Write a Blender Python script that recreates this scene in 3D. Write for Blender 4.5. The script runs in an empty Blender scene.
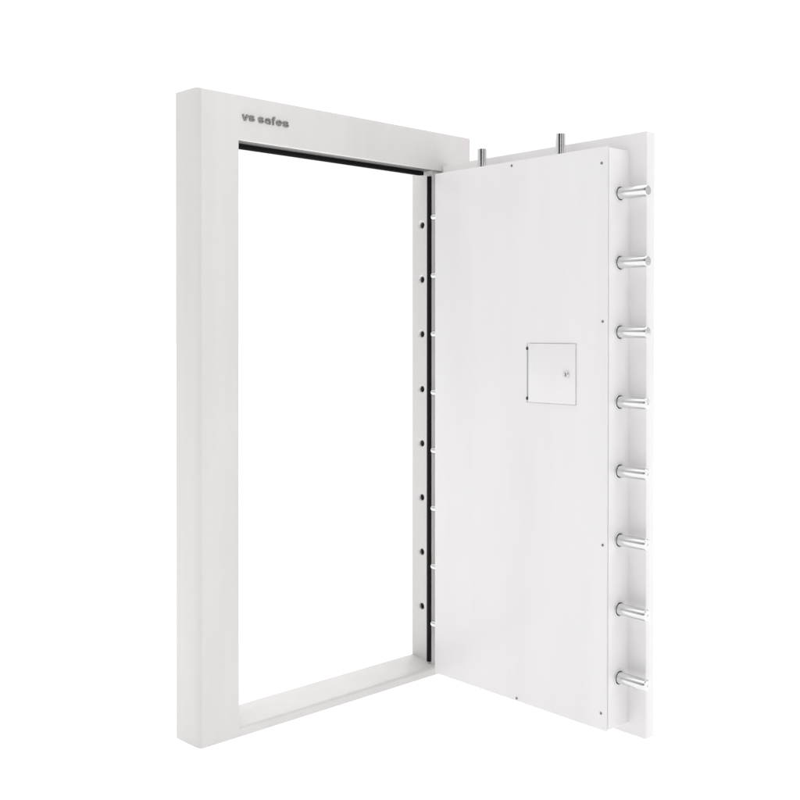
import bpy, bmesh, math, random
from mathutils import Vector, Matrix
R = math.radians
sc = bpy.context.scene
COL = sc.collection

# ---------------------------------------------------------------- camera
PXF, SHIFT_PX = 1073.49, -58.8          # focal length and principal-point drop, in 800-px picture units
YAW, PITCH, ROLL = 0.7711, -0.0066, 0.0004
cam_d = bpy.data.cameras.new('camera')
cam = bpy.data.objects.new('camera', cam_d)
COL.objects.link(cam)
cam_d.sensor_width = 36.0
cam_d.lens = 36.0 * PXF / 800.0
cam_d.shift_y = SHIFT_PX / 800.0
cam_d.clip_start, cam_d.clip_end = 0.05, 500.0
fwd = Vector((math.sin(YAW), math.cos(YAW), 0))
right = Vector((math.cos(YAW), -math.sin(YAW), 0))
up = Vector((0, 0, 1))
f2 = fwd * math.cos(PITCH) + up * math.sin(PITCH)
u2 = up * math.cos(PITCH) - fwd * math.sin(PITCH)
r3 = right * math.cos(ROLL) + u2 * math.sin(ROLL)
u3 = u2 * math.cos(ROLL) - right * math.sin(ROLL)
m = Matrix((r3, u3, -f2)).transposed().to_4x4()
m.translation = Vector((-1.9113, -2.8770, 1.3173))
cam.matrix_world = m
sc.camera = cam

# ---------------------------------------------------------------- studio light
w = bpy.data.worlds.new('World')
sc.world = w
w.use_nodes = True
nt = w.node_tree
nt.nodes.clear()
out = nt.nodes.new('ShaderNodeOutputWorld')
bg = nt.nodes.new('ShaderNodeBackground')
tc = nt.nodes.new('ShaderNodeTexCoord')


def wmath(op, a, b=None, **k):
    n = nt.nodes.new('ShaderNodeMath')
    n.operation = op
    for i, v in enumerate((a, b)):
        if v is None:
            continue
        if isinstance(v, (int, float)):
            n.inputs[i].default_value = v
        else:
            nt.links.new(v, n.inputs[i])
    return n.outputs[0]


def wrange(v, a, b, c, d):
    n = nt.nodes.new('ShaderNodeMapRange')
    n.interpolation_type = 'SMOOTHSTEP'
    nt.links.new(v, n.inputs['Value'])
    for k, x in zip(('From Min', 'From Max', 'To Min', 'To Max'), (a, b, c, d)):
        n.inputs[k].default_value = x
    return n.outputs[0]


def wdot(vec):
    n = nt.nodes.new('ShaderNodeVectorMath')
    n.operation = 'DOT_PRODUCT'
    nt.links.new(tc.outputs['Generated'], n.inputs[0])
    n.inputs[1].default_value = vec
    return n.outputs['Value']


# made-up surround light by direction: added overhead brightness, darkened end behind the photographer
# (bright only behind the subject; the sides and the photographer's end are dimmer)
overhead_boost = wrange(wdot((0, 0, 1)), 0.45, 0.90, 0.0, 1.0)
facing = wdot(tuple(fwd))
wall = wmath('ADD', wrange(facing, 0.35, 0.80, 0.0, 0.40), wrange(facing, -0.72, -0.15, 0.08, 0.72))
below = wrange(wdot((0, 0, 1)), -0.06, -0.01, 1.0, 0.0)       # added brightness under the horizon, lighting the floor from underneath
level = wmath('ADD', wmath('ADD', overhead_boost, wall), wmath('MULTIPLY', below, 1.15))
bg.inputs['Color'].default_value = (1, 1, 1, 1)
nt.links.new(level, bg.inputs['Strength'])
nt.links.new(bg.outputs[0], out.inputs['Surface'])

# added unseen area lamp for brighter front faces, high in front of the frame, on the latch side of the door
ld = bpy.data.lights.new('added_fill', 'AREA')
ld.shape = 'RECTANGLE'
ld.size, ld.size_y = 2.2, 1.6
ld.energy = 8.5
lo = bpy.data.objects.new('added_fill', ld)
COL.objects.link(lo)
lo.location = (1.6, -3.0, 3.4)
lo.rotation_euler = (Vector((0.9, -0.4, 1.2)) - lo.location).to_track_quat('-Z', 'Y').to_euler()

# unseen strips added to streak the chrome: either side of the photographer, one above
for px, py, pz, wd, hg, en in ((0.3, -4.3, 1.7, .6, 3.0, 9), (-4.3, -1.2, 1.55, .5, 2.4, 5), (-2.75, -3.75, 2.85, .45, 1.2, 4.5)):
    sd = bpy.data.lights.new('added_glint_strip', 'AREA')
    sd.shape = 'RECTANGLE'
    sd.size, sd.size_y = wd, hg
    sd.energy = en
    so = bpy.data.objects.new('added_glint_strip', sd)
    COL.objects.link(so)
    so.location = (px, py, pz)
    so.rotation_euler = (Vector((.8, 0, 1.2)) - so.location).to_track_quat('-Z', 'Y').to_euler()

sc.view_settings.view_transform = 'Standard'
sc.view_settings.look = 'None'
sc.view_settings.exposure = 0
sc.view_settings.gamma = 1


# ---------------------------------------------------------------- materials
def mat(name, color, rough=.5, metal=0.0, coat=0.0, streak=0.0, bump=0.0):
    mt = bpy.data.materials.new(name)
    mt.use_nodes = True
    t = mt.node_tree
    b = t.nodes['Principled BSDF']
    b.inputs['Base Color'].default_value = (*color, 1)
    b.inputs['Roughness'].default_value = rough
    b.inputs['Metallic'].default_value = metal
    b.inputs['Coat Weight'].default_value = coat
    b.inputs['Coat Roughness'].default_value = .18
    if streak or bump:
        c = t.nodes.new('ShaderNodeTexCoord')
        mp = t.nodes.new('ShaderNodeMapping')
        mp.inputs['Scale'].default_value = (5.0, 5.0, 0.8)
        t.links.new(c.outputs['Object'], mp.inputs['Vector'])
        nz = t.nodes.new('ShaderNodeTexNoise')
        nz.inputs['Scale'].default_value = 1.6
        nz.inputs['Detail'].default_value = 3
        t.links.new(mp.outputs[0], nz.inputs['Vector'])
        if streak:      # slight unevenness of the sprayed paint: tone and gloss
            mr = t.nodes.new('ShaderNodeMapRange')
            mr.inputs['From Min'].default_value = .3
            mr.inputs['From Max'].default_value = .7
            mr.inputs['To Min'].default_value = 1 - streak
            mr.inputs['To Max'].default_value = 1 + streak
            t.links.new(nz.outputs['Fac'], mr.inputs['Value'])
            mx = t.nodes.new('ShaderNodeVectorMath')
            mx.operation = 'SCALE'
            mx.inputs[0].default_value = color
            t.links.new(mr.outputs[0], mx.inputs['Scale'])
            t.links.new(mx.outputs[0], b.inputs['Base Color'])
            m2 = t.nodes.new('ShaderNodeMath')
            m2.operation = 'MULTIPLY_ADD'
            m2.inputs[1].default_value = .25
            m2.inputs[2].default_value = rough - .12
            t.links.new(nz.outputs['Fac'], m2.inputs[0])
            t.links.new(m2.outputs[0], b.inputs['Roughness'])
        if bump:        # sheet metal is never dead flat
            n2 = t.nodes.new('ShaderNodeTexNoise')
            n2.inputs['Scale'].default_value = 260
            n2.inputs['Detail'].default_value = 2
            t.links.new(c.outputs['Object'], n2.inputs['Vector'])
            bp = t.nodes.new('ShaderNodeBump')
            bp.inputs['Strength'].default_value = .06
            bp.inputs['Distance'].default_value = bump
            t.links.new(n2.outputs['Fac'], bp.inputs['Height'])
            t.links.new(bp.outputs[0], b.inputs['Normal'])
    return mt


PAINT = mat('white_paint', (.845, .832, .830), .36, 0, .35, .022, .0008)
FRAME_PAINT = mat('frame_white_paint', (.728, .702, .700), .36, 0, .35, .038, .0008)
CHROME = mat('polished_steel', (.72, .72, .72), .22, 1.0, 0, .05)
LETTER = mat('grey_metal_lettering', (.29, .285, .28), .3, 1.0)
MIRROR = mat('bright_polished_steel', (.88, .88, .88), .07, 1.0)
BUSH = mat('satin_steel_bushing', (.80, .79, .79), .4, .5)
SCREW = mat('grey_screw_steel', (.26, .26, .26), .45, .8)
RUBBER = mat('black_rubber', (.006, .0055, .0055), .6)
SOFFIT_GREY = mat('soffit_grey', (.17, .168, .165), .5)
DARK = mat('dark_steel', (.06, .06, .06), .5, .6)
HOLE = mat('bare_steel_bore', (.16, .155, .15), .6, .3)
DULL = mat('dull_steel', (.55, .55, .55), .35, 1.0)
FLOOR = mat('white_studio_floor', (.93, .93, .93), 1.0)
RUBBER.node_tree.nodes['Principled BSDF'].inputs['Specular IOR Level'].default_value = .15
# floor made translucent so the added light from below washes out contact shadows
ft = FLOOR.node_tree
fb = ft.nodes['Principled BSDF']
fb.inputs['Specular IOR Level'].default_value = 0
tr = ft.nodes.new('ShaderNodeBsdfTranslucent')
tr.inputs['Color'].default_value = (.93, .93, .93, 1)
mx = ft.nodes.new('ShaderNodeMixShader')
mx.inputs[0].default_value = .5
ft.links.new(fb.outputs[0], mx.inputs[1])
ft.links.new(tr.outputs[0], mx.inputs[2])
ft.links.new(mx.outputs[0], ft.nodes['Material Output'].inputs['Surface'])


# ---------------------------------------------------------------- helpers
def link(name, bm, material, parent=None, smooth=28):
    me = bpy.data.meshes.new(name)
    bmesh.ops.recalc_face_normals(bm, faces=bm.faces)
    bm.to_mesh(me)
    bm.free()
    me.materials.append(material)
    o = bpy.data.objects.new(name, me)
    COL.objects.link(o)
    o.parent = parent
    if smooth:
        for p in me.polygons:
            p.use_smooth = True
        me.set_sharp_from_angle(angle=R(smooth))
    return o


def box(bm, x0, x1, y0, y1, z0, z1, bev=0.0, seg=2):
    t = bmesh.new()
    bmesh.ops.create_cube(t, size=1)
    for v in t.verts:
        v.co = Vector((x0 + (v.co.x + .5) * (x1 - x0), y0 + (v.co.y + .5) * (y1 - y0), z0 + (v.co.z + .5) * (z1 - z0)))
    if bev:
        bmesh.ops.bevel(t, geom=t.edges[:], offset=bev, segments=seg, profile=.5, affect='EDGES')
    merge(bm, t)


def merge(bm, t):
    me = bpy.data.meshes.new('tmp')
    t.to_mesh(me)
    t.free()
    bm.from_mesh(me)
    bpy.data.meshes.remove(me)


def lathe(bm, prof, origin, axis, n=40):
    """prof: (radius, distance along axis); solid of revolution, closed at both ends."""
    axis = Vector(axis).normalized()
    a = axis.orthogonal().normalized()
    b = axis.cross(a)
    o = Vector(origin)
    rings = []
    for r, d in prof:
        rings.append([bm.verts.new(o + axis * d + (a * math.cos(t) + b * math.sin(t)) * r)
                      for t in [2 * math.pi * k / n for k in range(n)]])
    for p, q in zip(rings, rings[1:]):
        for k in range(n):
            bm.faces.new((p[k], p[(k + 1) % n], q[(k + 1) % n], q[k]))
    bm.faces.new(rings[0][::-1])
    bm.faces.new(rings[-1])


def loft(bm, rects, close=True):
    """rects: (x0, x1, z0, z1, y) mitred rectangular rings joined one after the other."""
    rings = [[bm.verts.new((x, y, z)) for x, z in ((x0, z0), (x1, z0), (x1, z1), (x0, z1))] for x0, x1, z0, z1, y in rects]
    pairs = list(zip(rings, rings[1:])) + ([(rings[-1], rings[0])] if close else [])
    for p, q in pairs:
        for k in range(4):
            bm.faces.new((p[k], p[(k + 1) % 4], q[(k + 1) % 4], q[k]))


def boolean_cut(o, c):
    """subtract c from o for good and delete c"""
    md = o.modifiers.new('holes', 'BOOLEAN')
    md.operation, md.solver, md.object = 'DIFFERENCE', 'EXACT', c
    md.material_mode = 'TRANSFER'
    bpy.context.view_layer.update()
    me = bpy.data.meshes.new_from_object(o.evaluated_get(bpy.context.evaluated_depsgraph_get()))
    o.modifiers.clear()
    old = o.data
    nm = old.name
    o.data = me
    bpy.data.meshes.remove(old)
    me.name = nm
    cm = c.data
    bpy.data.objects.remove(c)
    bpy.data.meshes.remove(cm)
    for p in me.polygons:
        p.use_smooth = True
    me.set_sharp_from_angle(angle=R(28))


def drill(o, holes, lip=False):
    """cut round holes (origin, axis, radius, depth) into o for good"""
    bm = bmesh.new()
    for org, ax, r, d in holes:
        lathe(bm, [(r + .0255, -.02), (r + .0055, 0), (r, .0055), (r, .012), (r, d)] if lip else [(r, -.02), (r, d)], org, ax, 36)
    c = link('cutter', bm, PAINT if lip else DARK, None, 0)
    if lip:                             # paint reaches only a little way into the hole
        c.data.materials.append(HOLE)
        for p in c.data.polygons:
            inner = False
            for org, ax, r, d in holes:
                q = Vector(ax).dot(p.center - Vector(org))
                off = (p.center - Vector(org) - Vector(ax) * q).length
                if off < r * 1.2 and q > .0125:
                    inner = True
            p.material_index = 1 if inner else 0
    boolean_cut(o, c)


# ---------------------------------------------------------------- setting
bm = bmesh.new()
bmesh.ops.create_circle(bm, cap_ends=True, radius=150, segments=64)
floor = link('floor', bm, FLOOR, None, 0)
floor.location.z = -.002
floor['kind'] = 'structure'

# ---------------------------------------------------------------- the vault door
W, D, H = 1.280, 0.1344, 2.1
XI, XR, ZL = 0.1571, 1.0821, 1.9505

root = bpy.data.objects.new('vault_door', None)
COL.objects.link(root)
root['label'] = 'white steel vault door standing wide open in its frame, chrome locking bolts along the edge'
root['category'] = 'vault door'
root['kind'] = 'thing'

# --- frame: one mitred profile run round the opening
rects = [(0, W, 0, H, D)]
r = .017
for k in range(9):                      # soft fold from the side face, then a crisp edge to the front
    a = R(62 * k / 8)
    off = r * (1 - math.cos(a)) * .9
    y = .036 * (1 - math.sin(a) / math.sin(R(62)))
    rects.append((off, W - off, 0, H - off * .6, y))
REB = .048                              # the hinge-side jamb is set back to take the door slab
ri = .012
for k in range(7):
    a = R(90 * k / 6)
    e = ri * (1 - math.sin(a))
    y = ri * (1 - math.cos(a))
    rects.append((XI - e, XR + REB + e * .3, .031 - e * .9, ZL + e * .55, y))
rects += [(XI, XR + REB, .0340, ZL, .0225),
          (XI, XR, .0345, ZL, .0255),
          (XI, XR, .0370, ZL, .045),
          (XI + .0025, XR - .0025, .0375, ZL, .0480),
          (XI + .0025, XR - .0025, .0430, ZL, .0765),
          (XI, XR, .0435, ZL - .009, .0785),
          (XI, XR, .0500, ZL - .009, D - .0015),
          (XI - .0015, XR + .0015, .0485, ZL - .0075, D)]
bm = bmesh.new()
loft(bm, rects)
frame = link('frame', bm, FRAME_PAINT, root)
hz = [1.7440, 1.5312, 1.3172, 1.1014, 0.8882, 0.6761, 0.4619, 0.2480]
drill(frame, [((XR, .085, z), (1, 0, 0), .0128, .07) for z in hz] + [((XI, .085, z), (-1, 0, 0), .0175, .07) for z in hz], True)

# --- thin grey strip added to darken the lintel soffit, and the rubber seal behind it
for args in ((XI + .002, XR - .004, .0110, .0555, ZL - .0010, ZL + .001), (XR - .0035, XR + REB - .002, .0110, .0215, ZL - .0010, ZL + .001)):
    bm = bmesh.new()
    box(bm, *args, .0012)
    link('grey_soffit_strip', bm, SOFFIT_GREY, frame)
bm = bmesh.new()
box(bm, XI + .004, XR - .014, .056, .070, ZL - .0155, ZL + .001, .0015)
box(bm, XI + .012, XR - .030, .0600, .0660, ZL - .0175, ZL - .014, .0008)
link('door_seal', bm, RUBBER, frame)
for xa, xb in ((XR - .0115, XR + .001), (XI - .001, XI + .0115)):
    bm = bmesh.new()
    box(bm, xa, xb, .0275, .0425, .043, ZL - .021, .0015)
    link('door_seal', bm, RUBBER, frame)

# --- raised letters on the lintel: bold wide strokes with a small chamfer
def arc(cx, cz, rx, rz, a0, a1, n=14):
    return [(cx + rx * math.cos(R(a0 + (a1 - a0) * k / n)), cz + rz * math.sin(R(a0 + (a1 - a0) * k / n))) for k in range(n + 1)]


def stroke(bm, pts, wid, x0, z0, front, sx=1.0):
    """a bar of the given width following pts, raised from the lintel by `front`"""
    n = len(pts)
    P = [Vector((x * sx, z)) for x, z in pts]
    L, Rr = [], []
    for i in range(n):
        d0 = (P[i] - P[i - 1]).normalized() if i else None
        d1 = (P[i + 1] - P[i]).normalized() if i < n - 1 else None
        d = ((d0 or d1) + (d1 or d0)).normalized()
        k = 1 / max(.5, d.dot(d1 or d0))
        nn = Vector((-d.y, d.x))
        L.append((P[i], nn * k))
    rings = []
    c = .0006
    for (p, nn) in L:
        h = wid / 2
        prof = [(h, .001), (h, -front + c), (h - c, -front), (-h + c, -front), (-h, -front + c), (-h, .001)]
        rings.append([bm.verts.new((x0 + p.x + nn.x * q, y, z0 + p.y + nn.y * q)) for q, y in prof])
    for p, q in zip(rings, rings[1:]):
        for k in range(6):
            bm.faces.new((p[k], p[(k + 1) % 6], q[(k + 1) % 6], q[k]))
    bm.faces.new(rings[0][::-1])
    bm.faces.new(rings[-1])


XH, TK = .0205, .0052
S_PATH = (arc(.0120, .01395, .0088, .00395, 20, 90, 6) + arc(.0100, .01395, .0078, .00395, 90, 262, 12)
          + arc(.0132, .00655, .0078, .00395, 82, -90, 12)[0:] + arc(.0110, .00655, .0090, .00395, -90, -160, 6))


def letter(ch, x, z, wd):
    bm = bmesh.new()
    k = wd / .0235
    f = .0045
    if ch == 's':
        stroke(bm, S_PATH, TK * .9, x, z, f, k)
    elif ch == 'v':
        stroke(bm, [(.0026, XH - .001), (.0102, .0018), (.0138, .0018), (.0214, XH - .001)], TK * 1.1, x, z, f, k)
    elif ch == 'e':
        stroke(bm, [(.0052, XH * .52), (.0180, XH * .52)], TK * .72, x, z, f - .0004, k)
        stroke(bm, [(.0210, XH * .45)] + arc(.0117, XH / 2, .0093, XH / 2 - TK / 2, 8, 318, 26), TK * .9, x, z, f, k)
    elif ch == 'a':
        stroke(bm, arc(.0105, XH - TK / 2 - .0055, .0080, .0055, 158, 90, 6) + arc(.0125, XH - TK / 2 - .0055, .0070, .0055, 90, 10, 8)
               + [(.0197, .0100), (.0197, .0002)], TK * .92, x, z, f, k)
        stroke(bm, [(.0178, .0117), (.0100, .0117)] + arc(.0090, .0070, .0066, .0047, 95, 265, 10) + [(.0130, .0023), (.0178, .0048)],
               TK * .8, x, z, f - .0004, k)
    elif ch == 'f':
        stroke(bm, [(.0200, .0262)] + arc(.0158, .0212, .0060, .0050, 70, 175, 8) + [(.0097, .0150), (.0097, 0)], TK, x, z, f, k)
        stroke(bm, [(.0015, XH - .0022), (.0190, XH - .0022)], TK * .75, x, z, f - .0004, k)
    o = link('raised_letter', bm, LETTER, frame, 30)
    return o


for ch, x, wd in (('v', .1645, .0220), ('s', .1900, .0250), ('s', .2290, .0235), ('a', .2570, .0250), ('f', .2840, .0175),
                  ('e', .3030, .0258), ('s', .3310, .0262)):
    letter(ch, x, 2.0160, wd)

# ---------------------------------------------------------------- door leaf, built in its own axes
# local x: along the door from the hinge side, local y: through it towards the outside, z up
PW, CD, ST, SE, U0 = .7997, .1180, .0435, .0654, -.081
PZ0, PZ1, SZ0, SZ1 = .0467, 1.9167, .0114, 1.9695
ANG = 1.5225
dx = Vector((-math.cos(ANG), -math.sin(ANG), 0))
dn = Vector((math.sin(ANG), -math.cos(ANG), 0))
M = Matrix((dx, dn, Vector((0, 0, 1)))).transposed().to_4x4()
M.translation = Vector((.9851, -.0850, 0))
if M.to_3x3().determinant() < 0:
    raise SystemExit('mirrored door axes')


def dlink(name, bm, material, parent, smooth=28):
    bmesh.ops.transform(bm, matrix=M, verts=bm.verts)
    return link(name, bm, material, parent, smooth)


bm = bmesh.new()
box(bm, U0, PW + SE, CD, CD + ST, SZ0, SZ1, .0018, 2)
slab = dlink('door_slab', bm, PAINT, root)

bm = bmesh.new()
box(bm, .003, PW - .0005, .0085, CD + .001, PZ0 + .003, PZ1 - .003, .0012, 2)
case = dlink('lock_case', bm, PAINT, root)

HU0, HU1, HZ0, HZ1 = .4590, .6725, 1.0862, 1.2854


def stepped_plate(bm, steps):
    """solid from rectangles (inset, y) of the cover's outline"""
    rings = []
    for q, y in steps:
        rings.append([bm.verts.new((u, y, z)) for u, z in ((q, PZ0 + q), (PW - q, PZ0 + q), (PW - q, PZ1 - q), (q, PZ1 - q))])
    for p, q in zip(rings, rings[1:]):
        for k in range(4):
            bm.faces.new((p[k], p[(k + 1) % 4], q[(k + 1) % 4], q[k]))
    bm.faces.new(rings[0][::-1])
    bm.faces.new(rings[-1])


bm = bmesh.new()
stepped_plate(bm, [(.0014, -.0005), (.0004, -.0001), (0, .0009), (0, .0036), (.011, .0036), (.011, .0100)])
panel = dlink('cover_panel', bm, PAINT, root)
bm = bmesh.new()
box(bm, HU0 - .001, HU1 + .0042, -.02, .0018, HZ0 - .0024, HZ1 + .0024)
cut = dlink('cutter', bm, PAINT, None, 0)
boolean_cut(panel, cut)

BV = .0655
bz = [1.7709, 1.5478, 1.3239, 1.0985, .8752, .6525, .4290, .2070]
tb = [(.1815, 1.994), (.5515, 1.998)]
drill(case, [(M @ Vector((PW, BV, z)), -dx, .0236, .05) for z in bz] +
      [(M @ Vector((u, BV, PZ1)), (0, 0, -1), .0205, .05) for u, z in tb])

# locking bolts on the latch side
BR = .0188
first = None
for z in bz:
    if first is None:
        bm = bmesh.new()
        lathe(bm, [(BR, 0), (BR, .150), (BR - .0012, .1535), (BR - .0038, .1555), (.004, .1560), (.0035, .1545), (.0012, .1540)],
              (0, 0, 0), dx, 40)
        first = link('locking_bolt', bm, CHROME, case)
        b0 = first
    else:
        b0 = first.copy()
        COL.objects.link(b0)
        b0.parent = case
    b0.location = M @ Vector((PW - .047, BV, z))
# turned bushing round each bolt hole
b1 = None
for z in bz:
    if b1 is None:
        bm = bmesh.new()
        ring = [(.0233, -.03), (.0233, .0004), (.0268, .0006), (.0274, .0014), (.0266, .0024), (.0224, .0026), (.0216, .0018), (.0216, -.03)]
        a_ = dx.orthogonal().normalized()
        c_ = dx.cross(a_)
        rr = [[bm.verts.new(dx * d + (a_ * math.cos(t) + c_ * math.sin(t)) * q) for t in [2 * math.pi * k / 48 for k in range(48)]] for q, d in ring]
        for p, q in zip(rr, rr[1:] + rr[:1]):
            for k in range(48):
                bm.faces.new((p[k], p[(k + 1) % 48], q[(k + 1) % 48], q[k]))
        b1 = b0 = link('bolt_bushing', bm, BUSH, case)
    else:
        b0 = b1.copy()
        COL.objects.link(b0)
        b0.parent = case
    b0.location = M @ Vector((PW - .0005, BV, z))
# two vertical bolts out of the top
firstv = None
for u, z in tb:
    if firstv is None:
        bm = bmesh.new()
        lathe(bm, [(.0168, -.12), (.0168, -.0012), (.0156, 0)], (0, 0, 0), (0, 0, 1), 64)
        firstv = b0 = link('locking_bolt', bm, MIRROR, case)
    else:
        b0 = firstv.copy()
        COL.objects.link(b0)
        b0.parent = case
    b0.location = M @ Vector((u, BV, z))
# fixed dog bolts on the hinge side
dz = [1.7661, 1.5421, 1.318, 1.0937, .8708, .6482, .4246, .2037]
firstd = None
for z in dz:
    if firstd is None:
        bm = bmesh.new()
        lathe(bm, [(.0125, -.02), (.0125, .074), (.0115, .080), (.009, .0845), (.005, .0880), (.001, .0890)], (0, 0, 0), -dx, 32)
        firstd = b0 = link('hinge_side_bolt', bm, CHROME, case)
    else:
        b0 = firstd.copy()
        COL.objects.link(b0)
        b0.parent = case
    b0.location = M @ Vector((0, BV, z))

# small screws holding the cover panel
firsts = None
for u, z in [(.7772, 1.8647), (.7822, 1.358), (.7836, .642), (.7779, .1007), (.4139, .0563), (.3878, 1.9018)]:
    if firsts is None:
        bm = bmesh.new()
        lathe(bm, [(.0046, 0), (.0042, .0012), (.0032, .0016), (.0028, .0006), (.0004, .0004)], (0, 0, 0), -dn, 20)
        firsts = b0 = link('screw', bm, SCREW, panel)
    else:
        b0 = firsts.copy()
        COL.objects.link(b0)
        b0.parent = panel
    b0.location = M @ Vector((u, -.0005, z))

# little access hatch in the middle of the panel
bm = bmesh.new()
box(bm, HU0 + .009, HU1, -.0042, .0020, HZ0, HZ1, .0010, 2)
hatch = dlink('access_hatch', bm, PAINT, root)
bm = bmesh.new()
lathe(bm, [(.0032, 0), (.0032, HZ1 - HZ0 - .036)], (HU0 + .0035, -.0004, HZ0 + .018), (0, 0, 1), 20)
dlink('hinge', bm, DULL, hatch)
for z in (1.2684, 1.0979):
    bm = bmesh.new()
    lathe(bm, [(.0042, -.0050), (.0050, -.0038), (.0050, .0038), (.0042, .0050)], (HU0 + .0035, -.0012, z), (0, 0, 1), 20)
    dlink('hinge_pin', bm, DARK, hatch)
bm = bmesh.new()
lathe(bm, [(.0112, 0), (.0112, .0060), (.0100, .0074), (.0074, .0074), (.0066, .0060), (.001, .0060)], (.6375, -.0038, 1.1842), (0, -1, 0), 32)
lock = dlink('key_lock', bm, CHROME, hatch)
bm = bmesh.new()
box(bm, .6356, .6384, -.0103, -.0094, 1.1792, 1.1892)
slot = dlink('keyhole', bm, DARK, hatch, 0)
